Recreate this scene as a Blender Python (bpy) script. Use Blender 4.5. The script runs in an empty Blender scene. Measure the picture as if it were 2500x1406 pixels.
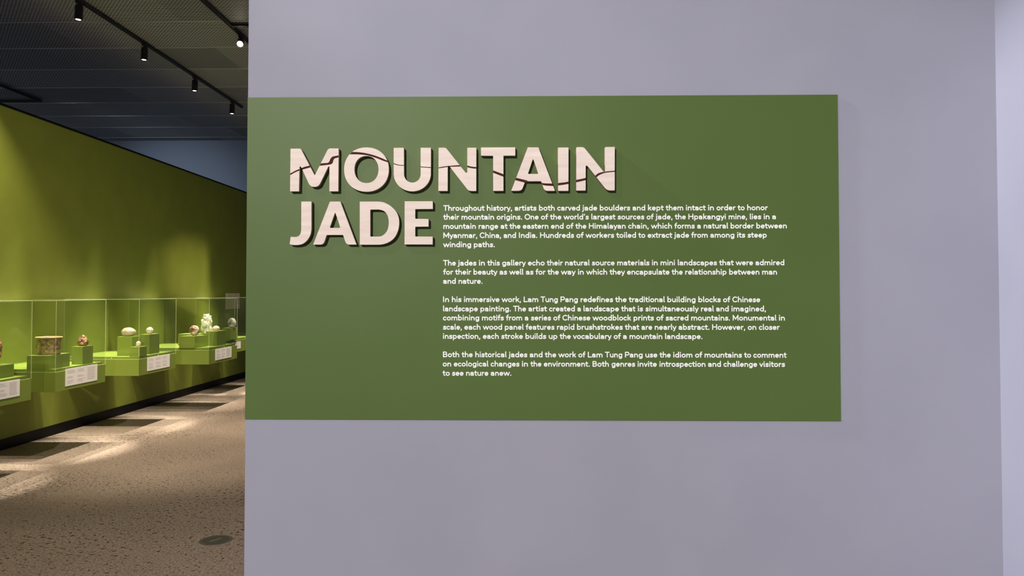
import bpy, bmesh, math, random
from mathutils import Vector, Matrix, noise
C = bpy.context.scene.collection
sc = bpy.context.scene
R = math.radians

# ---------------------------------------------------------------- camera
FPX = 1850.0; YAW = 0.0189; PITCH = 0.0237; SHIFT = -29.8
EYE = Vector((0, 0, 1.6))
cd = bpy.data.cameras.new('camera'); cam = bpy.data.objects.new('camera', cd); C.objects.link(cam)
cam.location = EYE; cam.rotation_euler = (math.pi/2 + PITCH, 0, YAW)
cd.sensor_fit = 'HORIZONTAL'; cd.sensor_width = 36; cd.lens = 36*FPX/2500; cd.shift_y = SHIFT/2500
cd.clip_start = 0.05; cd.clip_end = 100
sc.camera = cam
# ---------------------------------------------------------------- world, exposure
sc.view_settings.view_transform = 'Standard'; sc.view_settings.look = 'None'
sc.view_settings.gamma = 1; sc.view_settings.use_curve_mapping = False
sc.view_settings.exposure = 0.0
sc.cycles.transparent_max_bounces = 64
w = bpy.data.worlds.new('gallery_ambient'); sc.world = w; w.use_nodes = True
w.node_tree.nodes['Background'].inputs[0].default_value = (0.80, 0.86, 1.0, 1)
w.node_tree.nodes['Background'].inputs[1].default_value = 0.235
# ---------------------------------------------------------------- lamps of the room and added fills
def spot(name, loc, aim, power, size=60, blend=0.6, radius=0.035, col=(1, 0.93, 0.83)):
    l = bpy.data.lights.new(name, 'SPOT'); l.energy = power; l.spot_size = R(size); l.spot_blend = blend
    l.shadow_soft_size = radius; l.color = col
    o = bpy.data.objects.new(name, l); C.objects.link(o); o.location = loc
    o.rotation_euler = (Vector(aim) - Vector(loc)).to_track_quat('-Z', 'Y').to_euler()
    return o
NEUT = (1, 0.955, 0.90)
# gallery track behind the visitor, lighting the introduction wall
spot('key_spot', (-3.0, -6.5, 4.9), (0.2, 2.2, 0.9), 3250, 44, 1.0, 0.05, NEUT)
spot('near_spot', (-2.5, 0.3, 4.9), (0.5, 2.2, 1.0), 130, 60, 1.0, 0.05, NEUT)
spot('side_fill', (-3.4, 2.0, 4.9), (1.36, 2.06, 1.5), 1400, 20, 0.7, 0.05, (0.95, 0.96, 1.0))  # unseen wall-washer, added to brighten the right-hand wall
WARM = (1, 0.86, 0.66)
# track along the green wall: narrow beams down past the case fronts to the floor
for y, yc in ((6.55, 6.27), (8.1, 7.72), (9.6, 9.18), (11.1, 10.65), (12.5, 12.6)):
    spot('wall_spot', (-5.05, y, 4.70), (-4.86, yc, 0.87), 2100, 21, 0.8, 0.02, (1, 0.91, 0.73))
spot('wall_spot', (-5.05, 6.2, 4.72), (-5.34, 8.0, 1.5), 1300, 38, 1.0, 0.02, WARM)
# second track: one beam per case from straight across, and one thrown along the wall
for y, p in ((6.1, 620), (7.6, 560), (9.15, 600), (10.6, 620), (12.5, 560)):
    spot('case_spot', (-3.6, y, 4.72), (-4.80, y + 0.15, 0.87), 1.25*p, 25, 0.7, 0.02, (1, 0.91, 0.73))
spot('case_spot', (-3.55, 8.2, 4.72), (-4.75, 10.6, 0.85), 520, 26, 0.6, 0.02, (1, 0.91, 0.73))
spot('case_spot', (-3.55, 6.7, 4.72), (-4.9, 9.1, 0.75), 260, 28, 0.6, 0.02, (1, 0.91, 0.73))
spot('case_spot', (-3.55, 10.0, 4.72), (-4.85, 12.45, 1.1), 330, 18, 0.8, 0.02, (1, 0.91, 0.73))  # extra beam, added to brighten the stone in the farthest case
# long throw from the front gallery that skims past the free end of the introduction wall
spot('long_throw_spot', (0.85, -1.64, 4.75), (-5.36, 12.7, 1.7), 15000, 6.5, 1.0, 0.03, WARM)
spot('long_throw_spot', (-1.6, 0.0, 4.75), (-5.36, 9.2, 1.3), 1700, 36, 1.0, 0.03, WARM)  # broad wash, added to lift the middle of the olive wall
spot('floor_fill', (-3.6, 2.6, 4.75), (-2.3, 4.6, 0.0), 380, 74, 1.0, 0.05, WARM)  # unseen fill, added to brighten the near floor
for y in (7.0, 9.3, 11.6):
    spot('floor_fill', (-3.6, y, 4.72), (-3.45, y + 0.7, 0.0), 700, 54, 1.0, 0.03, WARM)  # more fill, added to widen the lit strip of floor
# unseen fill, added to lift the back wall beyond the olive wall
spot('far_fill', (-8.2, 11.8, 4.7), (-7.7, 16.6, 3.2), 210, 56, 1.0, 0.2, (0.82, 0.9, 1.0))

# ---------------------------------------------------------------- pixel helpers (only to read positions off the photograph)
FW = Vector((-math.sin(YAW)*math.cos(PITCH), math.cos(YAW)*math.cos(PITCH), math.sin(PITCH)))
RT = Vector((math.cos(YAW), math.sin(YAW), 0)); UP = RT.cross(FW)
def ray(px, py): return RT*((px-1250)/FPX) - UP*((py-703-SHIFT)/FPX) + FW
def onz(px, py, z): d = ray(px, py); return EYE + d*((z-EYE.z)/d.z)
def ony(px, py, y): d = ray(px, py); return EYE + d*((y-EYE.y)/d.y)
def onx(px, py, x): d = ray(px, py); return EYE + d*((x-EYE.x)/d.x)

# ---------------------------------------------------------------- materials
def mat(name, col=(0.5, 0.5, 0.5), rough=0.6, metal=0.0, spec=0.5, emis=None, estr=0):
    m = bpy.data.materials.new(name); m.use_nodes = True
    b = m.node_tree.nodes['Principled BSDF']
    b.inputs['Base Color'].default_value = (*col, 1); b.inputs['Roughness'].default_value = rough
    b.inputs['Metallic'].default_value = metal; b.inputs['Specular IOR Level'].default_value = spec
    if emis: b.inputs['Emission Color'].default_value = (*emis, 1); b.inputs['Emission Strength'].default_value = estr
    return m
def nodes(m): return m.node_tree.nodes, m.node_tree.links, m.node_tree.nodes['Principled BSDF']
def noise_col(m, c1, c2, scale=8, detail=4, stretch=(1, 1, 1), lo=0.35, hi=0.65, bump=0.0, bscale=None, dist=0.001):
    n, l, b = nodes(m)
    tc = n.new('ShaderNodeTexCoord'); mp = n.new('ShaderNodeMapping'); mp.inputs['Scale'].default_value = stretch
    l.new(tc.outputs['Object'], mp.inputs['Vector'])
    t = n.new('ShaderNodeTexNoise'); t.inputs['Scale'].default_value = scale; t.inputs['Detail'].default_value = detail
    l.new(mp.outputs[0], t.inputs['Vector'])
    r = n.new('ShaderNodeValToRGB'); r.color_ramp.elements[0].position = lo; r.color_ramp.elements[1].position = hi
    r.color_ramp.elements[0].color = (*c1, 1); r.color_ramp.elements[1].color = (*c2, 1)
    l.new(t.outputs['Fac'], r.inputs[0]); l.new(r.outputs[0], b.inputs['Base Color'])
    if bump:
        t2 = n.new('ShaderNodeTexNoise'); t2.inputs['Scale'].default_value = bscale or scale; t2.inputs['Detail'].default_value = 3
        l.new(mp.outputs[0], t2.inputs['Vector'])
        bp = n.new('ShaderNodeBump'); bp.inputs['Strength'].default_value = bump; bp.inputs['Distance'].default_value = dist
        l.new(t2.outputs['Fac'], bp.inputs['Height']); l.new(bp.outputs[0], b.inputs['Normal'])
    return m
M = {}
M['lavender'] = noise_col(mat('lavender_paint', rough=0.6, spec=0.06), (0.322, 0.320, 0.398), (0.342, 0.340, 0.418), 3, 3, bump=0.12, bscale=160, dist=0.0006)
M['panel'] = noise_col(mat('green_vinyl', rough=0.48, spec=0.25), (0.080, 0.131, 0.031), (0.086, 0.139, 0.034), 2, 3, bump=0.05, bscale=300, dist=0.0003)
M['white_vinyl'] = mat('white_vinyl', (0.95, 0.95, 0.95), 0.5)
M['olive'] = noise_col(mat('olive_paint', rough=0.6, spec=0.25), (0.20, 0.235, 0.030), (0.22, 0.255, 0.036), 3, 3, bump=0.1, bscale=140, dist=0.0006)
M['case_green'] = noise_col(mat('case_green_paint', rough=0.42, spec=0.5), (0.165, 0.220, 0.030), (0.175, 0.232, 0.034), 4, 3)
M['blue_grey'] = mat('blue_grey_paint', (0.33, 0.40, 0.52), 0.7)
M['black'] = mat('black_satin', (0.006, 0.005, 0.005), 0.5, 0, 0.12)
M['black_metal'] = mat('black_powder_coat', (0.010, 0.010, 0.011), 0.5)
M['lens'] = mat('lamp_lens', (1, 1, 1), 0.3, emis=(1, 0.88, 0.74), estr=7)
M['lens_hot'] = mat('lamp_lens_aimed', (1, 1, 1), 0.3, emis=(1, 0.86, 0.72), estr=30)
M['birch'] = noise_col(mat('pale_birch', rough=0.5, spec=0.3), (0.73, 0.60, 0.545), (0.84, 0.71, 0.65), 9, 6, (1.0, 1.0, 8.0), 0.3, 0.7)
M['birch_side'] = mat('birch_edge', (0.42, 0.31, 0.255), 0.6)
M['groove'] = mat('brown_groove', (0.068, 0.019, 0.010), 0.7, 0, 0.1)
M['card'] = mat('label_card', (0.80, 0.76, 0.74), 0.6)
M['ink'] = mat('grey_ink', (0.50, 0.48, 0.465), 0.7)
M['screw'] = mat('bright_screw', (0.8, 0.8, 0.75), 0.25, 0.8)
M['steel'] = noise_col(mat('worn_steel', rough=0.45, metal=0.6), (0.20, 0.185, 0.165), (0.32, 0.295, 0.26), 14, 4)
M['steel_dark'] = mat('dark_steel', (0.13, 0.122, 0.10), 0.5, 0.3)

def glass_mat():
    m = bpy.data.materials.new('clear_acrylic'); m.use_nodes = True
    n, l = m.node_tree.nodes, m.node_tree.links; n.clear()
    o = n.new('ShaderNodeOutputMaterial'); mx = n.new('ShaderNodeMixShader'); t = n.new('ShaderNodeBsdfTransparent')
    g = n.new('ShaderNodeBsdfGlossy'); f = n.new('ShaderNodeFresnel'); f.inputs[0].default_value = 1.3
    t.inputs[0].default_value = (0.985, 0.995, 0.98, 1); g.inputs['Roughness'].default_value = 0.03
    ge = n.new('ShaderNodeNewGeometry'); iv = n.new('ShaderNodeMapRange')   # leaving faces see the inverse index
    iv.inputs['To Min'].default_value = 1.33; iv.inputs['To Max'].default_value = 1/1.33
    l.new(ge.outputs['Backfacing'], iv.inputs['Value']); l.new(iv.outputs[0], f.inputs[0])
    l.new(f.outputs[0], mx.inputs[0]); l.new(t.outputs[0], mx.inputs[1]); l.new(g.outputs[0], mx.inputs[2]); l.new(mx.outputs[0], o.inputs[0])
    return m
def edge_mat():  # pale green colour stands in for light caught by the cover edges
    m = bpy.data.materials.new('acrylic_edge_glint'); m.use_nodes = True
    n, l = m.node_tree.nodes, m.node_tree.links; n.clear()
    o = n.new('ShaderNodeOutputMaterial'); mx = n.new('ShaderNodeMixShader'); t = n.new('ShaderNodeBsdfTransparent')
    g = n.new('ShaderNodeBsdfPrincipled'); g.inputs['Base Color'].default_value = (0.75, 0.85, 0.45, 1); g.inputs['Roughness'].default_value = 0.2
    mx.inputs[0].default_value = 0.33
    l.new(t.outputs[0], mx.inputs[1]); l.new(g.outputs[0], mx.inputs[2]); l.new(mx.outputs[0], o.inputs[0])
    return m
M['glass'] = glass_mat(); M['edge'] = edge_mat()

def floor_mat():
    m = mat('flecked_stone_floor', rough=0.55, spec=0.35); n, l, b = nodes(m)
    tc = n.new('ShaderNodeTexCoord')
    t0 = n.new('ShaderNodeTexNoise'); t0.inputs['Scale'].default_value = 1.3; t0.inputs['Detail'].default_value = 6
    t1 = n.new('ShaderNodeTexNoise'); t1.inputs['Scale'].default_value = 34; t1.inputs['Detail'].default_value = 3; t1.inputs['Roughness'].default_value = 0.6
    mp = n.new('ShaderNodeMapping'); mp.inputs['Rotation'].default_value = (0, 0, 0.35); mp.inputs['Scale'].default_value = (1.0, 0.9, 1)
    l.new(tc.outputs['Object'], mp.inputs['Vector'])
    t2 = n.new('ShaderNodeTexNoise'); t2.inputs['Scale'].default_value = 75; t2.inputs['Detail'].default_value = 2
    for t in (t0,): l.new(tc.outputs['Object'], t.inputs['Vector'])
    for t in (t1, t2): l.new(mp.outputs[0], t.inputs['Vector'])
    r0 = n.new('ShaderNodeValToRGB'); r0.color_ramp.elements[0].position = 0.3; r0.color_ramp.elements[1].position = 0.7
    r0.color_ramp.elements[0].color = (0.345, 0.272, 0.226, 1); r0.color_ramp.elements[1].color = (0.425, 0.338, 0.284, 1)
    l.new(t0.outputs['Fac'], r0.inputs[0])
    r1 = n.new('ShaderNodeValToRGB'); r1.color_ramp.elements[0].position = 0.36; r1.color_ramp.elements[1].position = 0.41
    r1.color_ramp.elements[0].color = (1, 1, 1, 1); r1.color_ramp.elements[1].color = (0, 0, 0, 1)
    t3 = n.new('ShaderNodeTexNoise'); t3.inputs['Scale'].default_value = 0.9; t3.inputs['Detail'].default_value = 2; l.new(tc.outputs['Object'], t3.inputs['Vector'])
    sh = n.new('ShaderNodeMapRange'); sh.inputs['From Min'].default_value = 0.3; sh.inputs['From Max'].default_value = 0.7
    sh.inputs['To Min'].default_value = -0.045; sh.inputs['To Max'].default_value = 0.045; l.new(t3.outputs['Fac'], sh.inputs['Value'])
    ad = n.new('ShaderNodeMath'); ad.operation = 'ADD'; l.new(t1.outputs['Fac'], ad.inputs[0]); l.new(sh.outputs[0], ad.inputs[1]); l.new(ad.outputs[0], r1.inputs[0])
    r2 = n.new('ShaderNodeValToRGB'); r2.color_ramp.elements[0].position = 0.40; r2.color_ramp.elements[1].position = 0.62
    r2.color_ramp.elements[0].color = (0.6, 0.58, 0.56, 1); r2.color_ramp.elements[1].color = (1.2, 1.18, 1.16, 1)
    l.new(t2.outputs['Fac'], r2.inputs[0])
    mu = n.new('ShaderNodeMix'); mu.data_type = 'RGBA'; mu.blend_type = 'MULTIPLY'; mu.inputs[0].default_value = 0.8
    l.new(r0.outputs[0], mu.inputs[6]); l.new(r2.outputs[0], mu.inputs[7])
    mx = n.new('ShaderNodeMix'); mx.data_type = 'RGBA'
    l.new(r1.outputs[0], mx.inputs[0]); l.new(mu.outputs[2], mx.inputs[6]); mx.inputs[7].default_value = (0.075, 0.055, 0.042, 1)
    l.new(mx.outputs[2], b.inputs['Base Color'])
    return m
M['floor'] = floor_mat()

def ceiling_mat():
    m = mat('expanded_metal_mesh', rough=0.55, spec=0.3); n, l, b = nodes(m)
    tc = n.new('ShaderNodeTexCoord')
    br = n.new('ShaderNodeTexBrick'); br.inputs['Scale'].default_value = 1
    br.inputs['Brick Width'].default_value = 0.045; br.inputs['Row Height'].default_value = 0.028
    br.inputs['Mortar Size'].default_value = 0.0065; br.inputs['Mortar Smooth'].default_value = 0.3
    br.inputs['Color1'].default_value = (0.012, 0.012, 0.013, 1); br.inputs['Color2'].default_value = (0.016, 0.016, 0.017, 1)
    br.inputs['Mortar'].default_value = (0.54, 0.55, 0.57, 1)
    l.new(tc.outputs['Object'], br.inputs['Vector'])
    pn = n.new('ShaderNodeTexBrick'); pn.offset = 0.5; pn.inputs['Scale'].default_value = 1    # sheet to sheet tone
    pn.inputs['Brick Width'].default_value = 1.2; pn.inputs['Row Height'].default_value = 0.993; pn.inputs['Mortar Size'].default_value = 0.0
    pn.inputs['Color1'].default_value = (0.72, 0.72, 0.74, 1); pn.inputs['Color2'].default_value = (1.2, 1.2, 1.2, 1)
    mp = n.new('ShaderNodeMapping'); mp.inputs['Location'].default_value = (0.1, -0.345, 0); l.new(tc.outputs['Object'], mp.inputs['Vector'])
    l.new(mp.outputs[0], pn.inputs['Vector'])
    mu = n.new('ShaderNodeMix'); mu.data_type = 'RGBA'; mu.blend_type = 'MULTIPLY'; mu.inputs[0].default_value = 1
    l.new(br.outputs['Color'], mu.inputs[6]); l.new(pn.outputs['Color'], mu.inputs[7])
    l.new(mu.outputs[2], b.inputs['Base Color'])
    return m
M['mesh'] = ceiling_mat(); M['flange'] = mat('grey_flange', (0.62, 0.65, 0.63), 0.5)

# ---------------------------------------------------------------- object helpers
def link(name, me, parent=None, mats=()):
    o = bpy.data.objects.new(name, me); C.objects.link(o)
    for m in mats: me.materials.append(m)
    if parent: o.parent = parent
    return o
def obj(name, bm, m, parent=None, smooth=False):
    me = bpy.data.meshes.new(name); bm.normal_update(); bm.to_mesh(me); bm.free()
    if smooth:
        for p in me.polygons: p.use_smooth = True
    return link(name, me, parent, m if isinstance(m, (list, tuple)) else (m,))
def tag(o, label, cat, group=None):
    o['label'] = label; o['category'] = cat
    if group: o['group'] = group
    return o
def thing(name, label, cat, loc=(0, 0, 0), group=None):
    o = bpy.data.objects.new(name, None); C.objects.link(o); o.location = loc; o.empty_display_size = 0.05
    return tag(o, label, cat, group)
def struct(name, bm, m):
    o = obj(name, bm, m); o['kind'] = 'structure'; return o
def bx(bm, x0, x1, y0, y1, z0, z1, mi=0):
    v = [bm.verts.new((x, y, z)) for x in (x0, x1) for y in (y0, y1) for z in (z0, z1)]
    for f in ((0, 1, 3, 2), (4, 6, 7, 5), (0, 4, 5, 1), (2, 3, 7, 6), (0, 2, 6, 4), (1, 5, 7, 3)):
        bm.faces.new([v[i] for i in f]).material_index = mi
    return bm
def box(x0, x1, y0, y1, z0, z1, bevel=0.0):
    bm = bx(bmesh.new(), x0, x1, y0, y1, z0, z1)
    bmesh.ops.recalc_face_normals(bm, faces=bm.faces)
    if bevel: bmesh.ops.bevel(bm, geom=bm.edges[:], offset=bevel, segments=2, affect='EDGES', profile=0.5)
    return bm
def cyl(bm, r0, r1, z0, z1, n=28, cap=True):
    a = [bm.verts.new((r0*math.cos(2*math.pi*i/n), r0*math.sin(2*math.pi*i/n), z0)) for i in range(n)]
    b = [bm.verts.new((r1*math.cos(2*math.pi*i/n), r1*math.sin(2*math.pi*i/n), z1)) for i in range(n)]
    for i in range(n): bm.faces.new((a[i], a[(i+1) % n], b[(i+1) % n], b[i]))
    if cap: bm.faces.new(a[::-1]); bm.faces.new(b)
    return bm
def lathe(prof, n=40):
    bm = bmesh.new(); rings = []
    for r, z in prof:
        rings.append([bm.verts.new((r*math.cos(2*math.pi*i/n), r*math.sin(2*math.pi*i/n), z)) for i in range(n)])
    for a, b in zip(rings, rings[1:]):
        for i in range(n): bm.faces.new((a[i], a[(i+1) % n], b[(i+1) % n], b[i]))
    bm.faces.new(rings[0][::-1]); bm.faces.new(rings[-1])
    return bm

# ================================================================ THE SETTING
YW = 2.2                                   # face of the introduction wall
XL, XR = -0.8178, 1.3555                   # its free end, and the corner on the right
XG = -5.36                                 # face of the olive wall
CEIL = 5.0; YB = 16.6
struct('floor', box(-14, 5, -9, 18, -0.2, 0), M['floor'])
struct('wall_front', box(XL, XR + 0.3, YW, YW + 0.32, 0, CEIL), M['lavender'])
struct('wall_right', box(XR, XR + 0.3, -3.0, YW, 0, CEIL), M['lavender'])
struct('wall_left', box(XG - 0.2, XG, 3.2, YB, 0.115, 3.525), M['olive'])
struct('baseboard_left', box(XG - 0.19, XG + 0.004, 3.2, YB, 0, 0.115), M['black'])
struct('trim_1', box(XG - 0.205, XG + 0.012, 3.19, YB, 3.525, 3.545), M['black'])
struct('wall_back', box(-14, 5, YB, YB + 0.2, 0, CEIL), M['blue_grey'])
bm = bx(bmesh.new(), -14, 5, -9, 18, CEIL, CEIL + 0.03)
struct('ceiling', bm, M['mesh'])
# turned flanges where the mesh sheets meet, drawn as one welded grid under the ceiling
rnd = random.Random(4)
bm = bmesh.new()
for k in range(-1, 8):
    y = 9.30 + 0.993*k
    x = -14.0
    while x < 5:
        z = rnd.uniform(0.006, 0.010); dy = rnd.uniform(-0.004, 0.004)
        bx(bm, x, x + 1.19, y - 0.007 + dy, y + 0.007 + dy, CEIL - z, CEIL); x += 1.2
struct('trim_2', bm, M['flange'])

# ================================================================ INTRODUCTION PANEL
panel = thing('introduction_panel', 'large green vinyl rectangle on the lavender wall, covered with white paragraphs', 'wall panel', (0.042, YW, 1.235))
def inlocal(o, root):                      # keep the world place of a mesh built in world coordinates
    o.parent = root; o.matrix_parent_inverse = Matrix.Translation(-Vector(root.location)); return o
inlocal(obj('green_field', box(XL, 0.9012, YW - 0.0030, YW - 0.0012, 1.2352, 2.176), M['panel']), panel)

# ---- lettering: a rounded monoline alphabet drawn as strokes
def arc(cx, cy, rx, ry, a0, a1, n=None):
    n = n or max(3, int(abs(a1 - a0)/14))
    return [(cx + rx*math.cos(R(a0 + (a1-a0)*i/n)), cy + ry*math.sin(R(a0 + (a1-a0)*i/n))) for i in range(n+1)]
def smooth(p, n=4):
    q = [p[0]] + list(p) + [p[-1]]; out = []
    for i in range(1, len(q)-2):
        a, b, c, d = q[i-1], q[i], q[i+1], q[i+2]
        for k in range(n):
            t = k/n
            out.append(tuple(0.5*((2*b[j]) + (-a[j]+c[j])*t + (2*a[j]-5*b[j]+4*c[j]-d[j])*t*t + (-a[j]+3*b[j]-3*c[j]+d[j])*t**3) for j in (0, 1)))
    return out + [p[-1]]
XH, BL, CP, AS, DS = 424, 60, 645, 680, -108
STEM = lambda x, a, b: [(x, a), (x, b)]
DOT = lambda x, y: ('dot', x, y)
G = {
 'a': (545, [[(95, 385)] + arc(262, 278, 160, 146, 125, 0) + [(422, BL)], [(422, 268), (245, 268)] + arc(222, 164, 128, 104, 90, 270) + [(310, 78), (422, 165)]]),
 'b': (595, [STEM(112, AS, BL), arc(302, 242, 190, 182, 0, 360, 26)]),
 'c': (485, [arc(262, 242, 188, 182, 48, 312, 22)]),
 'd': (590, [STEM(478, AS, BL), arc(288, 242, 190, 182, 0, 360, 26)]),
 'e': (550, [[(95, 250), (452, 250)] , arc(274, 242, 184, 182, 2, 312, 24)]),
 'f': (345, [[(150, BL), (150, 520)] + arc(285, 530, 135, 150, 180, 85), [(45, XH), (300, XH)]]),
 'g': (590, [arc(288, 242, 190, 182, 0, 360, 26), [(478, XH), (478, 20)] + arc(293, 20, 185, 128, 0, -140)]),
 'h': (580, [STEM(112, AS, BL), [(112, 250)] + arc(290, 250, 178, 174, 180, 0, 14) + [(468, BL)]]),
 'i': (245, [STEM(122, XH, BL), DOT(122, 625)]),
 'j': (250, [[(130, XH), (130, 0)] + arc(10, 0, 120, 108, 0, -85), DOT(130, 625)]),
 'k': (520, [STEM(112, AS, BL), [(112, 232), (410, XH)], [(225, 300), (430, BL)]]),
 'l': (255, [[(118, AS), (118, 130)] + arc(180, 125, 62, 65, 180, 262, 5)]),
 'm': (870, [STEM(112, XH, BL), [(112, 270)] + arc(273, 270, 161, 154, 180, 0, 12) + [(434, BL)], [(434, 270)] + arc(596, 270, 162, 154, 180, 0, 12) + [(758, BL)]]),
 'n': (580, [STEM(112, XH, BL), [(112, 250)] + arc(290, 250, 178, 174, 180, 0, 14) + [(468, BL)]]),
 'o': (575, [arc(287, 242, 200, 182, 0, 360, 28)]),
 'p': (595, [STEM(112, XH, DS - 10), arc(302, 242, 190, 182, 0, 360, 26)]),
 'r': (390, [STEM(112, XH, BL), [(112, 240)] + arc(300, 245, 188, 175, 180, 82, 8)]),
 's': (470, [smooth([(385, 378), (315, 414), (235, 424), (150, 400), (112, 335), (150, 275), (240, 248), (338, 220), (380, 152), (338, 85), (240, 60), (150, 70), (75, 108)])]),
 't': (375, [[(155, 575), (155, 170)] + arc(265, 170, 110, 110, 180, 290, 8), [(45, XH), (320, XH)]]),
 'u': (575, [[(108, XH), (108, 225)] + arc(287, 225, 179, 165, 180, 360, 14), STEM(466, XH, BL)]),
 'v': (485, [[(62, XH), (242, BL)], [(242, BL), (424, XH)]]),
 'w': (800, [[(62, XH), (225, BL)], [(225, BL), (400, XH)], [(400, XH), (575, BL)], [(575, BL), (738, XH)]]),
 'x': (490, [[(75, XH), (415, BL)], [(415, XH), (75, BL)]]),
 'y': (490, [[(62, XH), (250, 70)], [(430, XH), (225, -40)] + arc(130, -5, 110, 104, -40, -85, 4)]),
 'B': (665, [[(118, BL), (118, CP), (350, CP)] + arc(370, 505, 150, 140, 90, -90, 10) + [(118, 365)], [(118, BL), (385, BL)] + arc(390, 212, 168, 152, -90, 90, 10) + [(118, 365)]]),
 'C': (680, [arc(378, 352, 300, 293, 48, 312, 24)]),
 'H': (745, [STEM(118, CP, BL), STEM(626, CP, BL), [(118, 365), (626, 365)]]),
 'I': (295, [STEM(147, CP, BL)]),
 'L': (555, [[(118, CP), (118, BL)], [(118, BL), (500, BL)]]),
 'M': (860, [STEM(118, BL, CP), [(118, CP), (430, 190)], [(430, 190), (742, CP)], STEM(742, CP, BL)]),
 'O': (780, [arc(390, 352, 318, 293, 0, 360, 34)]),
 'P': (635, [[(118, BL), (118, CP)], [(118, CP), (385, CP)] + arc(390, 478, 168, 167, 90, -90, 10) + [(118, 311)]]),
 'T': (600, [[(50, CP), (550, CP)], STEM(300, CP, BL)]),
 '.': (245, [DOT(122, 70)]), ',': (245, [[(128, 75), (95, -62)]]), '\u2019': (235, [[(130, 660), (105, 545)]]), ' ': (260, []),
}
SW = 63.0                                  # half stroke
from mathutils.geometry import delaunay_2d_cdt
def union(ch):
    """flat triangles covering every round-ended stroke of a glyph exactly once"""
    vs, fs = [], []
    def poly(pts): fs.append(list(range(len(vs), len(vs) + len(pts)))); vs.extend(Vector(p) for p in pts)
    for s in G[ch][1]:
        if s[0] == 'dot':
            poly([(s[1] + 78*math.cos(2*math.pi*i/16), s[2] + 78*math.sin(2*math.pi*i/16)) for i in range(16)]); continue
        pts = [p for i, p in enumerate(s) if i == 0 or math.hypot(p[0]-s[i-1][0], p[1]-s[i-1][1]) > 1]
        loop = math.hypot(pts[0][0]-pts[-1][0], pts[0][1]-pts[-1][1]) < 2
        def cap(x, y, t, square):            # half-round at joints, squarer with soft corners at free ends
            out = []
            for k in range(10):
                a = -math.pi/2 + math.pi*k/9; e = 0.45 if square else 1.0
                u, v = abs(math.cos(a))**e*(0.95 if square else 1), math.copysign(abs(math.sin(a))**e, math.sin(a))
                out.append((x + SW*(u*math.cos(t) - v*math.sin(t)), y + SW*(u*math.sin(t) + v*math.cos(t))))
            return out
        for k, ((ax, ay), (bx_, by_)) in enumerate(zip(pts, pts[1:])):
            t = math.atan2(by_-ay, bx_-ax)
            poly(cap(bx_, by_, t, k == len(pts)-2 and not loop) + cap(ax, ay, t + math.pi, k == 0 and not loop))
    if not fs: return [], []
    v, e, f, ov, oe, of = delaunay_2d_cdt(vs, [], fs, 1, 1e-4)
    return [tuple(p) for p in v], [t for t, o in zip(f, of) if o]
GLYPH = {ch: union(ch) for ch in G}
def glyph(bm, ch, x, z, sx, sz, y0):
    v, f = GLYPH[ch]; nv = {}
    for t in f:
        q = []
        for i in t:
            if i not in nv: nv[i] = bm.verts.new((x + v[i][0]*sx, y0, z + v[i][1]*sz))
            q.append(nv[i])
        bm.faces.new(q)
UNIT = 0.02315/1000                         # metres per thousandth of the type size
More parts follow.
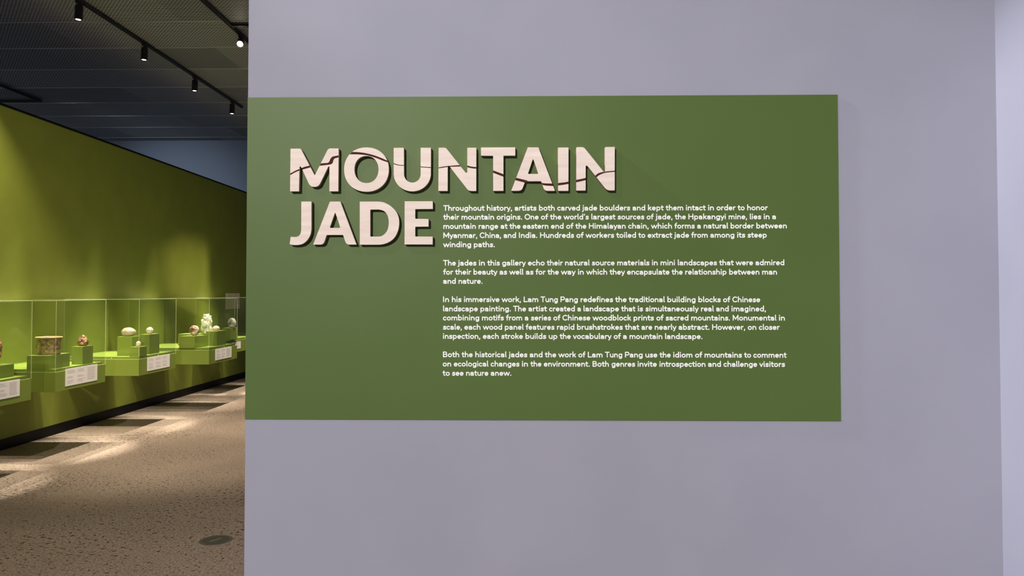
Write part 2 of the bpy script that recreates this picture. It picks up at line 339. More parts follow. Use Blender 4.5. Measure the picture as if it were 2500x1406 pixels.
# every line: words with the pixel of each word's left edge, the pixel where the line ends, baseline pixel left and right
ZA = lambda v: 1070 + v/5.814
ZB = lambda v: 1500 + v/5.814
PAR = [
 [('Throughout a70 history, a690 artists a1085 both a1430 carved a1688 jade a2040 boulders a2293 and b258 kept b477 them b727 intact b1015 in b1330 order b1450 to b1748 honor b1885 b2178', 514.6, 513.2),
  ('their a70 mountain a330 origins. a828 One a1225 of a1457 the a1585 world\u2019s a1778 largest a2173 sources b45 of b457 jade, b580 the b857 Hpakangyi b1050 mine, b1622 lies b1923 in b2120 a b2240 b2292', 536.4, 535.2),
  ('mountain a72 range a572 at a885 the a1010 eastern a1200 end a1600 of a1815 the a1945 Himalayan a2138 chain, b195 which b520 forms b850 a b1175 natural b1267 border b1650 between b2015 b2447', 558.8, 557.6),
  ('Myanmar, a72 China, a588 and a928 India. a1145 Hundreds a1445 of a1960 workers a2092 toiled b25 to b338 extract b472 jade b845 from b1090 among b1362 its b1742 steep b1890 b2162', 581.2, 580.0),
  ('winding a70 paths. a505 a802', 603.5, 603.5)],
 [('The a68 jades a275 in a577 this a695 gallery a907 echo a1273 their a1540 natural a1800 source a2180 materials b40 in b533 mini b655 landscapes b900 that b1485 were b1722 admired b2003 b2412', 648.4, 647.5),
  ('for a68 their a238 beauty a500 as a870 well a1008 as a1243 for a1380 the a1550 way a1742 in a1982 which a2100 they a2430 encapsulate b180 the b812 relationship b1005 between b1630 man b2097 b2308', 670.4, 670.4),
  ('and a70 nature. a287 a628', 692.8, 692.8)],
 [('In a68 his a193 immersive a365 work, a900 Lam a1213 Tung a1452 Pang a1735 redefines a2020 the b10 traditional b203 building b752 blocks b1192 of b1543 Chinese b1675 b2070', 737.4, 737.9),
  ('landscape a68 painting. a598 The a1062 artist a1280 created a1573 a a1975 landscape a2062 that b95 is b332 simultaneously b440 real b1230 and b1445 imagined, b1662 b2150', 760.1, 760.3),
  ('combining a66 motifs a620 from a960 a a1227 series a1315 of a1633 Chinese a1763 woodblock a2190 prints b272 of b595 sacred b727 mountains. b1090 Monumental b1680 in b2335 b2420', 782.2, 782.6),
  ('scale, a66 each a370 wood a633 panel a945 features a1240 rapid a1685 brushstrokes a1970 that b148 are b385 nearly b573 abstract. b912 However, b1388 on b1893 closer b2050 b2347', 804.8, 805.3),
  ('inspection, a66 each a633 stroke a893 builds a1238 up a1568 the a1722 vocabulary a1912 of a2490 a b123 mountain b215 landscape. b720 b1250', 827.1, 828.0)],
 [('Both a66 the a330 historical a525 jades a995 and a1298 the a1512 work a1705 of a1988 Lam a2123 Tung a2365 Pang b150 use b440 the b640 idiom b835 of b1145 mountains b1280 to b1840 comment b1972 b2445', 871.9, 873.3),
  ('on a63 ecological a220 changes a743 in a1187 the a1307 environment. a1498 Both a2190 genres a2460 invite b330 introspection b640 and b1330 challenge b1548 visitors b2058 b2422', 894.6, 895.7),
  ('to a60 see a195 nature a395 anew. a745 a1037', 917.2, 917.2)],
]
def pxv(s): return (ZA if s[0] == 'a' else ZB)(float(s[1:]))
def extent(word):                           # left and right ink edge of a word in type units
    lo = None; x = 0; hi = 0
    for ch in word:
        for s in G[ch][1]:
            us = [s[1]-12, s[1]+12] if s[0] == 'dot' else [p[0] for p in s]
            lo = x + min(us) - SW if lo is None else min(lo, x + min(us) - SW); hi = max(hi, x + max(us) + SW)
        x += G[ch][0]
    return lo, hi, x
YT = YW - 0.0032
for par in PAR:
    bm = bmesh.new()
    for text, b0, b1 in par:
        tk = text.split(); words = tk[0:-1:2]; xs = [pxv(t) for t in tk[1::2]] + [pxv(tk[-1])]
        if len(tk) % 2 == 0: xs = xs[:-1]
        end = pxv(tk[-1])
        xs = [pxv(tk[2*i+1]) for i in range(len(words))]
        xa, xb = xs[0], end
        for i, wd in enumerate(words):
            yb = b0 + (b1-b0)*(xs[i]-xa)/max(1, 846.0)
            p = ony(xs[i], yb, YT)
            lo, hi, adv = extent(wd)
            if i < len(words)-1:
                q = ony(xs[i+1], yb, YT); lo2 = extent(words[i+1])[0]
                sx = (q.x - p.x)/(adv + 260 - lo + lo2)
            else:
                q = ony(end, yb, YT); sx = (q.x - p.x)/(hi - lo)
            x = p.x - lo*sx
            for ch in wd:
                glyph(bm, ch, x, p.z, sx, UNIT, YT); x += G[ch][0]*sx
    inlocal(obj('text_paragraph', bm, M['white_vinyl']), panel)

# ================================================================ RAISED TITLE LETTERS
def roundpoly(pts, s, x0, y0):
    """pts (zx, zy, radius) in enlarged pixels -> dense list of photo pixels"""
    out = []; n = len(pts)
    for i, p in enumerate(pts):
        r = p[2] if len(p) > 2 else 0
        if not r: out.append((p[0], p[1])); continue
        a, b = pts[i-1], pts[(i+1) % n]
        va, vb = Vector((a[0]-p[0], a[1]-p[1])), Vector((b[0]-p[0], b[1]-p[1]))
        d = min(r, va.length*0.49, vb.length*0.49)
        A, B, P = Vector(p[:2]) + va.normalized()*d, Vector(p[:2]) + vb.normalized()*d, Vector(p[:2])
        for k in range(7):
            t = k/6; q = A*(1-t)**2 + P*2*t*(1-t) + B*t*t; out.append((q.x, q.y))
    return [(x0 + x/s, y0 + y/s) for x, y in out]
def ell(cx, cy, rx, ry, n=72, e=2.12):
    return [(cx + rx*math.copysign(abs(math.cos(t))**(2/e), math.cos(t)), cy + ry*math.copysign(abs(math.sin(t))**(2/e), math.sin(t))) for t in (2*math.pi*i/n for i in range(n))]
TF = 0.0165; TB = 0.0147                     # letter thickness, and the thickness of its backing
YF = YW - 0.0030
def wallpt(px, py):
    p = ony(px, py, YF - TF); return (p.x, p.z)
def solid(loops, y0, y1):
    """extrude filled 2-D loops (x, z) between y0 (back) and y1 (front) via a 2-D curve"""
    cu = bpy.data.curves.new('outline', 'CURVE'); cu.dimensions = '2D'; cu.fill_mode = 'BOTH'; cu.extrude = abs(y0-y1)/2
    for lp in loops:
        s = cu.splines.new('POLY'); s.points.add(len(lp)-1); s.use_cyclic_u = True
        for i, (x, z) in enumerate(lp): s.points[i].co = (x, z, 0, 1)
    o = bpy.data.objects.new('outline', cu); C.objects.link(o)
    dg = bpy.context.evaluated_depsgraph_get(); me = bpy.data.meshes.new_from_object(o.evaluated_get(dg))
    bpy.data.objects.remove(o); bpy.data.curves.remove(cu)
    me.transform(Matrix(((1, 0, 0, 0), (0, 0, -1, (y0+y1)/2), (0, 1, 0, 0), (0, 0, 0, 1))))
    bm = bmesh.new(); bm.from_mesh(me); bpy.data.meshes.remove(me)
    bmesh.ops.remove_doubles(bm, verts=bm.verts, dist=2e-6)
    bmesh.ops.dissolve_degenerate(bm, edges=bm.edges, dist=1e-7)
    bmesh.ops.recalc_face_normals(bm, faces=bm.faces)
    return bm
def cut(bm, cutters):
    me = bpy.data.meshes.new('w'); bm.to_mesh(me); bm.free()
    o = bpy.data.objects.new('w', me); C.objects.link(o); tmp = []
    for c in cutters:
        mc = bpy.data.meshes.new('c'); c.to_mesh(mc); c.free(); oc = bpy.data.objects.new('c', mc); C.objects.link(oc); tmp.append(oc)
        md = o.modifiers.new('b', 'BOOLEAN'); md.operation = 'DIFFERENCE'; md.object = oc; md.solver = 'EXACT'
    dg = bpy.context.evaluated_depsgraph_get(); r = bpy.data.meshes.new_from_object(o.evaluated_get(dg))
    for t in tmp + [o]: bpy.data.objects.remove(t)
    bm = bmesh.new(); bm.from_mesh(r); bpy.data.meshes.remove(r)
    return bm
def loose(bm):
    seen = set(); parts = []
    for v in bm.verts:
        if v in seen: continue
        st = [v]; comp = []; seen.add(v)
        while st:
            a = st.pop(); comp.append(a)
            for e in a.link_edges:
                b = e.other_vert(a)
                if b not in seen: seen.add(b); st.append(b)
        s = set(comp); nb = bmesh.new(); mp = {q: nb.verts.new(q.co) for q in comp}
        for f in bm.faces:
            if f.verts[0] in s: nb.faces.new([mp[q] for q in f.verts])
        parts.append(nb)
    bm.free(); return parts
def wood_mats(bm, front):                    # 0: sides, 1: the face towards the room
    bm.normal_update()
    for f in bm.faces: f.material_index = 1 if f.normal.y < -0.9 else 0
def letter(label, x0, y0, outer, holes=(), cracks=()):
    Z = 10.815
    loops = [[wallpt(*p) for p in roundpoly(outer, Z, x0, y0)]] + [[wallpt(*p) for p in roundpoly(h, Z, x0, y0)] for h in holes]
    cx = sum(p[0] for p in loops[0])/len(loops[0]); zb = min(p[1] for p in loops[0])
    root = thing('title_letter', label, 'letter', (cx, YF, zb), 'raised wooden letters of the exhibition title')
    b = solid(loops, YF, YF - TB if cracks else YF - TF)
    wood_mats(b, None)
    inlocal(obj('backing' if cracks else 'letter_body', b, [M['birch_side'], M['groove'] if cracks else M['birch']]), root)
    if not cracks: return
    f = solid(loops, YF - TB - 0.00005, YF - TF)
    cs = []
    for up, lo in cracks:
        lp = [wallpt(x0 + x/Z, y0 + y/Z) for x, y in smooth(up, 3) + smooth(lo, 3)[::-1]]
        cs.append(solid([lp], YF - TB + 0.001, YF - TF - 0.004))
    for part in loose(cut(f, cs)):
        if len(part.faces) < 4: part.free(); continue
        wood_mats(part, None)
        inlocal(obj('face_piece', part, [M['birch_side'], M['birch']]), root)
letter('pale wooden raised letter M at the start of MOUNTAIN', 700, 350,
 [(100, 140), (368, 136, 40), (738, 848, 14), (1098, 132, 60), (1368, 132), (1360, 1265), (1126, 1265), (1128, 608, 20), (1098, 608, 20), (838, 1147, 110), (622, 1147, 110), (372, 608, 20), (336, 608, 20), (322, 1265), (88, 1265)], (),
 [([(60, 805), (110, 785), (220, 725), (330, 678), (460, 625), (590, 590), (700, 566)], [(60, 850), (110, 828), (220, 765), (330, 720), (460, 680), (610, 640), (710, 618)]),
  ([(820, 548), (900, 530), (1000, 520), (1090, 510), (1130, 470), (1150, 415), (1190, 365), (1250, 338), (1370, 318), (1420, 310)], [(800, 595), (880, 590), (1000, 578), (1100, 565), (1160, 555), (1210, 520), (1235, 440), (1260, 405), (1310, 385), (1370, 373), (1420, 366)])])
letter('pale wooden raised letter O in MOUNTAIN', 820, 350, ell(807, 690, 590, 585), [ell(807, 688, 318, 358)],
 [([(280, 228), (450, 228), (600, 232), (800, 262), (1000, 310), (1200, 385), (1345, 450), (1500, 530)], [(250, 294), (400, 290), (600, 292), (800, 312), (950, 350), (1100, 400), (1250, 460), (1390, 510), (1520, 570)])])
letter('pale wooden raised letter U in MOUNTAIN', 950, 350,
 [(120, 118), (388, 115), (390, 800)] + [(612 - 222*math.cos(R(a)), 805 + 230*math.sin(R(a))) for a in range(10, 180, 10)] + [(832, 800), (832, 115), (1102, 115), (1100, 800)] + [(610 + 490*math.cos(R(a)), 800 + 466*math.sin(R(a))) for a in range(6, 180, 6)] + [(120, 800)], (),
 [([(70, 505), (130, 522), (200, 550), (280, 565), (400, 572), (440, 574)], [(70, 527), (130, 547), (200, 572), (280, 585), (400, 592), (440, 594)]),
  ([(780, 606), (840, 611), (1000, 621), (1110, 629), (1150, 632)], [(780, 626), (840, 632), (1000, 642), (1110, 651), (1150, 654)])])
letter('pale wooden raised letter N between the U and the T', 1060, 350,
 [(118, 115), (306, 112, 50), (832, 775, 18), (874, 775, 18), (874, 115), (1112, 115), (1110, 1255), (908, 1255, 70), (395, 592, 14), (357, 592, 14), (355, 1255), (110, 1255)], (),
 [([(70, 643), (120, 635), (250, 612), (360, 598), (500, 585), (670, 575), (800, 568)], [(70, 666), (120, 658), (250, 640), (360, 622), (430, 619), (560, 615), (700, 610), (800, 605)]),
  ([(850, 578), (880, 585), (960, 607), (1040, 620), (1115, 625), (1160, 627)], [(850, 622), (880, 632), (960, 650), (1040, 662), (1115, 668), (1160, 671)])])
letter('pale wooden raised letter T in MOUNTAIN', 1060, 350,
 [(1235, 108), (2140, 103), (2140, 322), (1828, 322, 14), (1828, 1252), (1558, 1252), (1556, 325, 14), (1237, 322)], (),
 [([(1520, 697), (1560, 712), (1700, 765), (1830, 812), (1870, 827)], [(1520, 762), (1560, 778), (1700, 832), (1830, 880), (1870, 896)])])
letter('pale wooden raised letter A in MOUNTAIN, beside the T', 1240, 350,
 [(525, 105), (805, 105), (1243, 1252), (965, 1252, 85), (878, 997, 20), (458, 997, 20), (362, 1250, 85), (88, 1250)], [[(665, 395, 45), (802, 806, 28), (526, 806, 28)]],
 [([(150, 893), (230, 912), (350, 940), (480, 972), (540, 999), (620, 1015), (720, 1020)], [(130, 955), (195, 972), (320, 1003), (440, 1035), (520, 1050), (720, 1070)]),
  ([(850, 1035), (910, 1045), (1000, 1055), (1180, 1060), (1260, 1060)], [(860, 1088), (925, 1100), (1000, 1115), (1180, 1125), (1280, 1126)])])
letter('pale wooden raised letter I in MOUNTAIN', 1240, 350, [(1325, 110), (1600, 108), (1598, 1252), (1325, 1252)], (),
 [([(1280, 1055), (1340, 1045), (1480, 1030), (1605, 1008), (1650, 1000)], [(1280, 1119), (1340, 1110), (1480, 1092), (1605, 1070), (1650, 1062)])])
letter('pale wooden raised letter N at the end of MOUNTAIN', 1340, 350,
 [(725, 100, 24), (922, 97, 55), (1460, 766, 12), (1483, 766, 8), (1483, 95, 20), (1740, 92), (1738, 1240), (1533, 1240, 90), (1014, 586, 18), (973, 586, 18), (970, 1243), (722, 1243)], (),
 [([(680, 970), (740, 960), (850, 940), (975, 910), (1020, 900)], [(680, 1035), (740, 1025), (850, 1000), (975, 970), (1020, 960)]),
  ([(1170, 885), (1230, 848), (1280, 805), (1350, 772), (1450, 750), (1560, 735), (1740, 722), (1790, 719)], [(1215, 920), (1265, 888), (1320, 845), (1400, 805), (1500, 775), (1600, 762), (1740, 750), (1790, 747)])])
letter('pale wooden raised letter J at the start of JADE', 700, 480,
 [(385, 130), (650, 128), (650, 780)] + smooth([(650, 850), (640, 930), (620, 1010), (580, 1090), (520, 1170), (430, 1238), (340, 1268), (230, 1278), (140, 1270), (78, 1255)]) + [(104, 1055, 40)] + smooth([(160, 1062), (220, 1064), (280, 1055), (330, 1025), (365, 970), (380, 890), (383, 800)]))
letter('pale wooden raised letter A in JADE, under the M', 700, 480,
 [(1140, 130), (1412, 130), (1842, 1265), (1572, 1265, 85), (1488, 1010, 25), (1052, 1010, 25), (968, 1265, 85), (697, 1265)], [[(1278, 405, 45), (1417, 824, 30), (1130, 824, 30)]])
letter('pale wooden raised letter D in JADE', 870, 480,
 [(90, 130)] + smooth([(540, 128), (680, 140), (800, 185), (920, 260), (1030, 370), (1100, 500), (1128, 640), (1122, 780), (1090, 920), (1020, 1060), (920, 1160), (800, 1225), (660, 1262), (540, 1268)]) + [(90, 1268)],
 [[(365, 340, 24)] + smooth([(580, 338), (680, 358), (760, 405), (820, 490), (850, 600), (855, 700), (840, 820), (800, 920), (730, 1000), (650, 1045), (570, 1055)]) + [(365, 1055, 24)]])
letter('pale wooden raised letter E at the end of JADE', 870, 480,
 [(1275, 122), (2015, 120), (2018, 325), (1552, 328, 24), (1552, 583, 24), (1905, 590), (1905, 790), (1552, 792, 24), (1552, 1052, 24), (2015, 1055), (2012, 1262), (1272, 1260)])

# ================================================================ DISPLAY CASES ON THE OLIVE WALL
SLAB, TRAY, GTOP = 0.84, 0.868, 1.538
def cover(x0, x1, y0, y1, z0, z1, t=0.008, b=0.003):
    """clear five-sided cover: walls of real thickness, open below and towards the wall, glint-coloured edge strips"""
    bm = bmesh.new()
    def shell(xa, xb, ya, yb, za, zb, flip):
        v = [bm.verts.new(p) for p in ((xa, ya, za), (xb, ya, za), (xb, yb, za), (xa, yb, za), (xa, ya, zb), (xb, ya, zb), (xb, yb, zb), (xa, yb, zb))]
        fs = [(0, 1, 5, 4), (1, 2, 6, 5), (2, 3, 7, 6), (4, 5, 6, 7)]
        for f in fs: bm.faces.new([v[i] for i in (f[::-1] if flip else f)])
        return v
    o = shell(x0, x1, y0, y1, z0, z1, False); i = shell(x0, x1 - t, y0 + t, y1 - t, z0, z1 - t, True)
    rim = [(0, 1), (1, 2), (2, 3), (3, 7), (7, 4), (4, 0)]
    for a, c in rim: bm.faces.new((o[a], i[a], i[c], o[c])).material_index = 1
    # caught light put into the colour of slim square rods just inside every outer edge, welded into the same cover
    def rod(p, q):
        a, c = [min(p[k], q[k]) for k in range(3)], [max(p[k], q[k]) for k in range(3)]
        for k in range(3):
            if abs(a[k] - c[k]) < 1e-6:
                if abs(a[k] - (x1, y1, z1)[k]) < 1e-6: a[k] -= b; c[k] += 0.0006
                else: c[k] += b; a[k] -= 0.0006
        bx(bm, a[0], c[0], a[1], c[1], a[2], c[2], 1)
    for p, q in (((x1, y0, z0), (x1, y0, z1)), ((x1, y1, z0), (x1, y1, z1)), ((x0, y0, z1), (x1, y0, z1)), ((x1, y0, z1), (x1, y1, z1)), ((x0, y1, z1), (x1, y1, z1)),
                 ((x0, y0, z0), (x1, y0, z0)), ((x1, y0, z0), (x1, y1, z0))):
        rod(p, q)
    return bm
def label_card(root, xf, p0, p1, cols, parentname='label_card'):
    """card on the long face, corners read from the photo: p0 top-left, p1 bottom-right"""
    a = onx(p0[0], p0[1], xf); c = onx(p1[0], p1[1], xf)
    y0, y1, z1, z0 = a.y, c.y, a.z, c.z
    zz = (z0, z1)
    card = inlocal(obj(parentname, box(xf, xf + 0.004, y0, y1, zz[0], zz[1]), M['card']), root)
    bm = bmesh.new(); w_ = y1 - y0; h = z1 - z0; rr = random.Random(int(y0*1000))
    for k, dense in enumerate(cols):
        ya = y0 + w_*(0.05 + 0.93*k/len(cols)); yb = y0 + w_*(0.05 + 0.93*(k+1)/len(cols) - 0.06)
        n = 11
        for j in range(n):
            if not dense and j in (3, 4, 7): continue
            z = z1 - h*(0.12 + 0.78*j/n); f = rr.uniform(0.55, 1.0) if not dense else rr.uniform(0.88, 1)
            bx(bm, xf + 0.004, xf + 0.0044, ya, ya + (yb-ya)*f, z - h*0.017, z + h*0.009)
    pt = obj('printed_text', bm, M['ink']); pt['label'] = 'small grey printed lines'
    pt.parent = card; return card
CASES = [
 # near y, far y, front x, label card (top-left px, bottom-right px, columns), words
 (5.80, 6.735, -4.44, ((-34, 939), (47, 966), (0, 0, 1)), 'nearest green wall case, cut by the left edge of the photo'),
 (7.25, 8.118, -4.545, ((159.5, 901), (236.5, 928), (0, 0, 1)), 'green wall case with clear cover holding the brown carved bowl'),
 (8.70, 9.622, -4.48, ((359.5, 873), (413.5, 895), (0, 0, 0)), 'green wall case with clear cover holding three smooth pale pebbles'),
 (10.12, 11.11, -4.262, ((526, 853), (564.5, 871.5), (0, 0, 1)), 'green wall case with clear cover holding the tall white carved stone'),
 (12.20, 13.10, -4.72, ((566, 836.5), (587, 850), (0, 0)), 'farthest green wall case, next to the wall edge, holding one grey stone'),
]
for y0, y1, xf, card, words in CASES:
    root = thing('display_case', words, 'display case', ((XG+xf)/2, (y0+y1)/2, 0.65), 'wall-mounted display cases')
    inlocal(obj('case_base', box(XG + 0.0015, xf, y0, y1, 0.65, SLAB, 0.0015), M['case_green']), root)
    inlocal(obj('raised_deck', box(XG + 0.0015, xf - 0.022, y0 + 0.022, y1 - 0.022, SLAB, TRAY), M['case_green']), root)
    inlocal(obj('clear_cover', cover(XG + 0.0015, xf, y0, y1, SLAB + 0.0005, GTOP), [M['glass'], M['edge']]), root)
    for sx, sy, ax in ((xf + 0.002, (y0+y1)/2, 'x'), ((XG+xf)/2 + 0.12, y0 - 0.002, 'y')):
        bm = cyl(bmesh.new(), 0.006, 0.004, 0, 0.004, 12)
        rot = Matrix.Rotation(R(90), 4, 'Y') if ax == 'x' else Matrix.Rotation(R(90), 4, 'X')
        bmesh.ops.transform(bm, matrix=Matrix.Translation((sx, sy, SLAB + 0.014)) @ rot, verts=bm.verts)
        inlocal(obj('screw', bm, M['screw']), root)
    if card: label_card(root, xf, *card)

# ---- risers: (label, near-left px, near-right px, far-right px, top px at the near-right corner)
def riser(label, NL, NR, FR, top, base=TRAY):
    a, b, c = onz(*NL, base), onz(*NR, base), onz(*FR, base)
    z1 = ony(NR[0], top, b.y).z
    x0, x1, y0, y1 = a.x, b.x, b.y, max(c.y, b.y + 0.08)
    o = obj('riser', box(x0-(x0+x1)/2, x1-(x0+x1)/2, y0-(y0+y1)/2, y1-(y0+y1)/2, 0, z1-base, 0.001), M['case_green'])
    o.location = ((x0+x1)/2, (y0+y1)/2, base)
    tag(o, label, 'riser', 'green display risers')
    return Vector(((x0+x1)/2, (y0+y1)/2, z1)), (x0, x1, y0, y1)
def riser_at(label, x0, x1, y0, y1, z1):
    o = obj('riser', box((x0-x1)/2, (x1-x0)/2, (y0-y1)/2, (y1-y0)/2, 0, z1-TRAY, 0.001), M['case_green']); o.location = ((x0+x1)/2, (y0+y1)/2, TRAY)
    tag(o, label, 'riser', 'green display risers'); return Vector(((x0+x1)/2, (y0+y1)/2, z1))

# ---- stones
def stone_mat(name, c1, c2, scale, rough=0.35, bump=0.3, lo=0.35, hi=0.65):
    return noise_col(mat(name, rough=rough, spec=0.5), c1, c2, scale, 5, (1, 1, 1), lo, hi, bump, scale*2.5, 0.004)
def rock(name, label, p, size, m, seed=0, amp=0.12, freq=2.2, fine=0.0, group=None, sub=5, rot=0.0, taper=0.0, holes=(), boxy=1.0):
    bm = bmesh.new(); bmesh.ops.create_icosphere(bm, subdivisions=sub, radius=1)
    off = Vector((seed*7.1, seed*3.3, seed*1.7))
    for v in bm.verts:
        d = v.co.normalized(); k = 1 + amp*noise.noise(d*freq + off) + 0.5*amp*noise.noise(d*freq*2.3 + off)
        if fine: k += fine*(abs(noise.noise(d*7 + off))*2 - 0.6) + 0.6*fine*noise.noise(d*15 + off)
        for hd, hr, hdep in holes:
            a = (d - Vector(hd).normalized()).length
            if a < hr: k -= hdep*(1 - (a/hr)**2)
        t = 1 - taper*(d.z*0.5 + 0.5)
        d = Vector([math.copysign(abs(c)**boxy, c) for c in d])
        v.co = Vector((d.x*k*t, d.y*k*t, d.z*k))
    lo = [min(v.co[i] for v in bm.verts) for i in range(3)]; hi = [max(v.co[i] for v in bm.verts) for i in range(3)]
    for v in bm.verts:
        c = [((v.co[i]-lo[i])/(hi[i]-lo[i])-0.5)*size[i] for i in range(3)]
        c[2] += size[2]/2
        flat = size[2]*0.05
        c[2] = max(c[2] - flat, 0.0)
        v.co = Vector(c)
    bmesh.ops.rotate(bm, verts=bm.verts, cent=(0, 0, 0), matrix=Matrix.Rotation(rot, 3, 'Z'))
    o = obj(name, bm, m, smooth=True); o.location = p
    return tag(o, label, 'stone', group)
brown = stone_mat('brown_jade', (0.10, 0.045, 0.02), (0.40, 0.22, 0.10), 14)
mottled = stone_mat('mottled_brown_jade', (0.16, 0.06, 0.025), (0.72, 0.62, 0.46), 9, lo=0.42, hi=0.58)
pale = stone_mat('pale_pebble', (0.30, 0.25, 0.15), (0.48, 0.42, 0.30), 10, 0.4, 0.1)
cream = stone_mat('cream_pebble', (0.46, 0.41, 0.29), (0.62, 0.57, 0.44), 16, 0.4, 0.15)
rosy = stone_mat('rosy_pebble', (0.62, 0.42, 0.30), (0.75, 0.62, 0.48), 10, 0.4, 0.1)
white = stone_mat('white_jade', (0.50, 0.50, 0.37), (0.80, 0.80, 0.66), 12, 0.35, 0.4)
grey = stone_mat('grey_white_jade', (0.16, 0.16, 0.12), (0.66, 0.66, 0.56), 11, 0.35, 0.4, 0.4, 0.6)
carved = stone_mat('brown_carved_stone', (0.12, 0.085, 0.030), (0.33, 0.25, 0.10), 24, 0.45, 0.9)
reddish = stone_mat('reddish_carved_stone', (0.13, 0.05, 0.025), (0.45, 0.25, 0.13), 26, 0.4, 0.9)

# case at the edge of the photo
pt = riser_at('low green riser at the left edge of the photo', -4.84, -4.548, 6.44, 6.66, 0.98)
rock('carved_boulder', 'tall reddish carved stone cut off by the left edge of the photo', (-4.70, 6.56, pt.z), (0.21, 0.15, 0.335), reddish, 3, 0.12, 2.4, 0.10, taper=0.3)
# case with the bowl
pa, _ = riser('wide low green riser under the brown bowl', (64.4, 901.5), (119.5, 901.5), (174, 893.5), 868)
pb, _ = riser('green riser under the small glossy brown stone', (174.5, 889.5), (201.5, 889.5), (230, 885.5), 846)
bowl = thing('carved_bowl', 'brown carved stone bowl with a flared rim on a low riser', 'bowl', pa + Vector((0.0, 0.0, 0)))
prof = [(0.100, 0.0), (0.104, 0.006), (0.103, 0.05), (0.106, 0.10), (0.111, 0.145), (0.119, 0.166)]
bm = bmesh.new(); n_ = 96; rings = []
for k in range(25):
    z = 0.166*k/24
    r = next(prof[i][0] + (prof[i+1][0]-prof[i][0])*(z-prof[i][1])/(prof[i+1][1]-prof[i][1]) for i in range(len(prof)-1) if z <= prof[i+1][1] + 1e-9)
    ring = []
    for i in range(n_):
        a = 2*math.pi*i/n_; env = math.sin(math.pi*min(1, max(0, (z-0.02)/0.115)))
        rr = r + 0.010*env*(abs(noise.noise((3.2*math.cos(a), 3.2*math.sin(a), z*22)))*2 - 0.4)
        ring.append(bm.verts.new((1.0*rr*math.cos(a), 0.85*rr*math.sin(a), z)))
    rings.append(ring)
for k in range(17):                          # hollow inside
    z = 0.166 - 0.145*k/16; r = (0.110 if k == 0 else 0.096 - 0.012*k/16)
    rings.append([bm.verts.new((r*math.cos(2*math.pi*i/n_), 0.85*r*math.sin(2*math.pi*i/n_), z)) for i in range(n_)])
for a, b in zip(rings, rings[1:]):
    for i in range(n_): bm.faces.new((a[i], a[(i+1) % n_], b[(i+1) % n_], b[i]))
bm.faces.new(rings[0][::-1]); bm.faces.new(rings[-1])
obj('bowl_body', bm, carved, bowl, True)
bm = bmesh.new(); rim = [(0.113, 0.160), (0.123, 0.162), (0.1245, 0.169), (0.120, 0.173), (0.109, 0.173), (0.107, 0.166)]
rg = [[bm.verts.new((r*math.cos(2*math.pi*i/64), 0.85*r*math.sin(2*math.pi*i/64), z)) for i in range(64)] for r, z in rim]
for k in range(6):
    for i in range(64): bm.faces.new((rg[k][i], rg[k][(i+1) % 64], rg[(k+1) % 6][(i+1) % 64], rg[(k+1) % 6][i]))
ri = obj('rim', bm, stone_mat('worn_rim', (0.36, 0.24, 0.10), (0.52, 0.38, 0.18), 20), bowl, True); ri['label'] = 'lighter worn rim'
rock('carved_stone', 'small glossy reddish brown stone on a riser right of the bowl', pb + Vector((-0.0, 0, 0)), (0.115, 0.09, 0.125), mottled if False else brown, 5, 0.18, 1.7, 0.06, taper=0.6, holes=(((0.25, -1, -0.3), 0.4, 0.25),))
# case with three pebbles
pc, _ = riser('green riser under the largest smooth pebble', (285.5, 868.5), (322, 868.5), (334, 865.5), 822)
pd, _ = riser('lowest green riser, under the smallest pebble', (316, 870.6), (341.4, 870.6), (353.4, 867.8), 847)
pe, _ = riser('green riser under the speckled pale pebble', (340.5, 864.5), (364, 864.5), (382.5, 860.5), 816.5)
rock('smooth_pebble', 'largest smooth pale brown pebble, lying on its own riser', pc + Vector((-0.0, 0, 0)), (0.168, 0.12, 0.112), pale, 8, 0.07, 0.9)
rock('smooth_pebble', 'smallest cream pebble standing on the lowest riser', pd + Vector((0.0, 0, 0)), (0.058, 0.05, 0.068), cream, 11, 0.08, 1.4, taper=0.25)
rock('smooth_pebble', 'speckled pale pebble standing upright on a riser right of the largest one', pe + Vector((0.0, 0, 0)), (0.085, 0.07, 0.090), cream, 12, 0.08, 1.4, taper=0.15)
# case with the white carved stone
pf, _ = riser('green riser under the brown and white stone', (437, 850), (475.3, 850), (499.6, 845), 821)
pg, _ = riser('tall green riser under the rosy pebble', (502, 844.4), (529, 844.4), (552, 840.6), 808.6)
ph = riser_at('green riser under the tall white carved stone', -4.93, -4.62, 10.66, 10.92, 1.03)
rock('carved_stone', 'brown and white mottled stone at the near end of its case', pf + Vector((0.01, 0, 0)), (0.135, 0.11, 0.148), mottled, 15, 0.15, 1.9, 0.05, rot=0.4)
a = ony(491, 818, 10.78); b = ony(518, 818, 10.78)
rock('carved_mountain', 'tall white jade mountain carving with deep crags', ((a.x+b.x)/2, 10.78, ph.z), (0.165, 0.13, 0.30), white, 27, 0.34, 2.1, 0.035, taper=0.12, sub=6, boxy=0.75, holes=(((0.2, -1, -0.6), 0.5, 0.3), ((0.5, -1, 0.3), 0.35, 0.2), ((-0.5, -1, 0.1), 0.3, 0.15)))
rock('smooth_pebble', 'rosy pebble lying on the tall riser beside the white mountain carving', pg + Vector((0.0, 0, 0)), (0.10, 0.08, 0.074), rosy, 23, 0.1, 1.4)
q = ony(499.3, 845, 10.28)
pp = onz(499.3, 845.5, TRAY)
rock('small_stone', 'tiny white upright stone on the deck between two risers', (pp.x, pp.y, TRAY), (0.024, 0.022, 0.060), white, 29, 0.2, 2.5, sub=3)
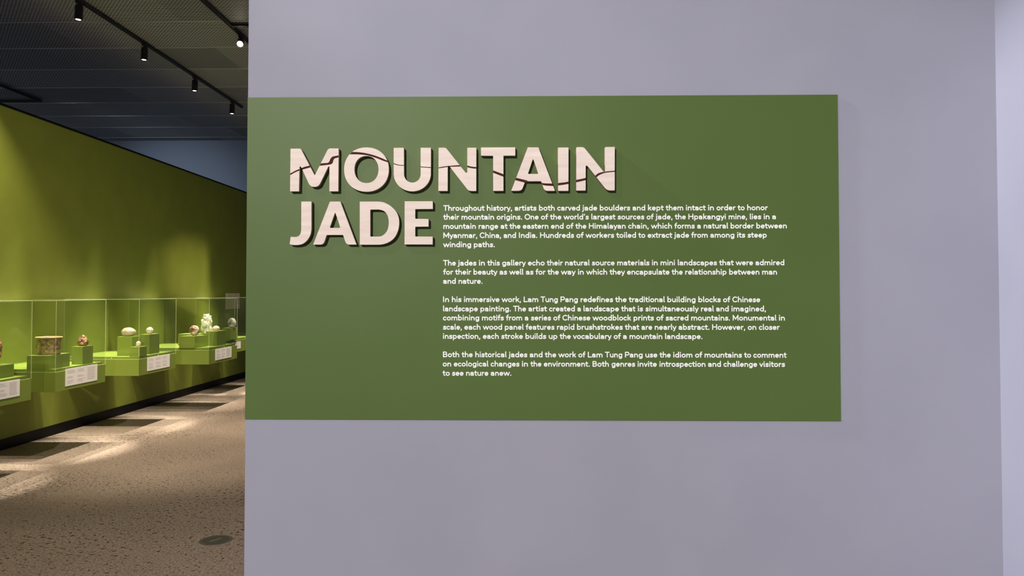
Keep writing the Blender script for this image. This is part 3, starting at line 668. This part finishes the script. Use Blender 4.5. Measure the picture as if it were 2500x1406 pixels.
# farthest case
pj, _ = riser('green riser in the farthest case, under the grey stone', (541, 830), (561, 830), (583.8, 827), 800.8)
rock('carved_stone', 'grey and white veined stone in the farthest case', pj + Vector((0.03, 0, 0)), (0.14, 0.11, 0.165), grey, 33, 0.17, 2.0, 0.08, taper=0.2)

# ---- text panel on the olive wall at the far end
a = onx(551, 716, XG); c = onx(584, 752, XG)
wp = thing('wall_text_panel', 'small beige text panel on the olive wall behind the farthest case', 'wall panel', (XG, (a.y+c.y)/2, 1.32))
inlocal(obj('panel_board', box(XG + 0.0015, XG + 0.006, a.y, c.y, 1.325, 1.61), mat('beige_panel', (0.80, 0.69, 0.46), 0.6)), wp)
bm = bmesh.new(); w_ = c.y - a.y
for k in range(2):
    for j in range(12):
        z = 1.585 - 0.021*j; ya = a.y + w_*(0.05 + 0.48*k)
        bx(bm, XG + 0.006, XG + 0.0065, ya, ya + w_*0.42*random.Random(j*3+k).uniform(0.8, 1), z - 0.0055, z + 0.0035)
inlocal(obj('printed_text', bm, M['ink']), wp)

# ================================================================ TRACKS AND SPOTLIGHTS
TZ = 4.955
def track(label, x0, x1, y0, y1):
    t = thing('lighting_track', label, 'lighting track', ((x0+x1)/2, (y0+y1)/2, TZ))
    inlocal(obj('track_rail', box(x0, x1, y0, y1, TZ, CEIL - 0.013, 0.002), M['black_metal']), t)
    lx, ly = x1-x0, y1-y0                   # the recessed conductor slot along the underside
    bm = box(x0 + 0.012, x1 - 0.012, y0 + 0.02, y1 - 0.02, TZ - 0.0008, TZ + 0.001) if ly > lx else box(x0 + 0.02, x1 - 0.02, y0 + 0.012, y1 - 0.012, TZ - 0.0008, TZ + 0.001)
    inlocal(obj('conductor_slot', bm, M['black']), t)
    return t
xt1 = (onz(201, 7, TZ).x + onz(589, 264, TZ).x)/2; ye = onz(589, 264, TZ).y
xt2 = (onz(491, 0, TZ).x + onz(605, 103, TZ).x)/2
track('long black lighting track along the olive wall, carrying four spotlights', xt1 - 0.022, xt1 + 0.022, 4.2, ye)
track('black lighting track at the top right of the dark ceiling, carrying the brightest spotlight', xt2 - 0.022, xt2 + 0.022, 4.2, 12.9)
yb_ = onz(570, 65, TZ).y
track('short black cross track beside the wall edge, joining the brightest spotlight\u2019s track', xt2 + 0.022, xt2 + 2.2, yb_ - 0.022, yb_ + 0.022)
p = onz(100, 249.5, TZ)
track('black track seen over the olive wall, running away along the ceiling', p.x - 0.022, p.x + 0.022, 8, p.y)
track('black cross track seen over the olive wall, meeting the receding one', p.x - 3, p.x - 0.022, p.y - 0.044, p.y)
def lamp(label, x, y, aim, lens, drop=0.07):
    t = thing('track_spotlight', label, 'spotlight', (x, y, TZ), 'black cylinder spotlights on the ceiling tracks')
    obj('track_adapter', box(-0.016, 0.016, -0.055, 0.055, -0.03, 0.0, 0.003), M['black_metal'], t)
    obj('stem', cyl(bmesh.new(), 0.011, 0.011, -drop, -0.03, 14), M['black_metal'], t)
    d = (Vector(aim) - Vector((x, y, TZ - drop))).normalized(); q = d.to_track_quat('-Z', 'Y').to_matrix().to_4x4()
    prof = [(0.030, 0.025), (0.040, 0.022), (0.043, 0.012), (0.043, -0.135), (0.043, -0.150), (0.040, -0.150), (0.030, -0.134)]
    bm = lathe(prof[::-1]); bmesh.ops.recalc_face_normals(bm, faces=bm.faces)
    bmesh.ops.transform(bm, matrix=Matrix.Translation((0, 0, -drop)) @ q, verts=bm.verts)
    obj('housing', bm, M['black_metal'], t)
    bm = cyl(bmesh.new(), 0.029, 0.029, -0.140, -0.131, 28)
    bmesh.ops.transform(bm, matrix=Matrix.Translation((0, 0, -drop)) @ q, verts=bm.verts)
    le = obj('lens', bm, lens, t); le['label'] = 'glowing lens'
    return t
for (px, py), words in (((193, 22), 'nearest and largest of the four spotlights on the track along the olive wall'),
                        ((353, 122), 'second nearest spotlight on the track along the olive wall'),
                        ((476, 202), 'third spotlight on the track along the olive wall'),
                        ((567, 259), 'farthest and smallest spotlight, at the far end of the track along the olive wall')):
    pz = onx(px, py, xt1)
    lamp(words, xt1, pz.y, (xt1 - 0.0, pz.y - 0.35, 0.9), M['lens'])
pz = onx(588, 110, xt2)
lamp('brightly glaring spotlight near the wall edge, aimed towards the viewer', xt2, pz.y, (-2.2, 4.5, 1.6), M['lens_hot'])

# ================================================================ FLOOR BOX
fb = thing('floor_box', 'round metal floor box set into the stone floor near the wall edge', 'floor box', (-2.016, 4.921, 0))
obj('ring', lathe([(0.103, 0.0), (0.103, 0.002), (0.100, 0.003), (0.083, 0.003), (0.081, 0.0)], 48), M['steel'], fb)
obj('lid', lathe([(0.080, 0.0), (0.080, 0.0032), (0.084, 0.0036)], 48), M['steel_dark'], fb)
bm = box(-0.045, 0.045, -0.006, 0.006, 0.0036, 0.0046, 0.0004)
bmesh.ops.rotate(bm, verts=bm.verts, cent=(0, 0, 0), matrix=Matrix.Rotation(R(58), 3, 'Z'))
h = obj('lift_handle', bm, M['screw'], fb); h['label'] = 'bright slot handle'
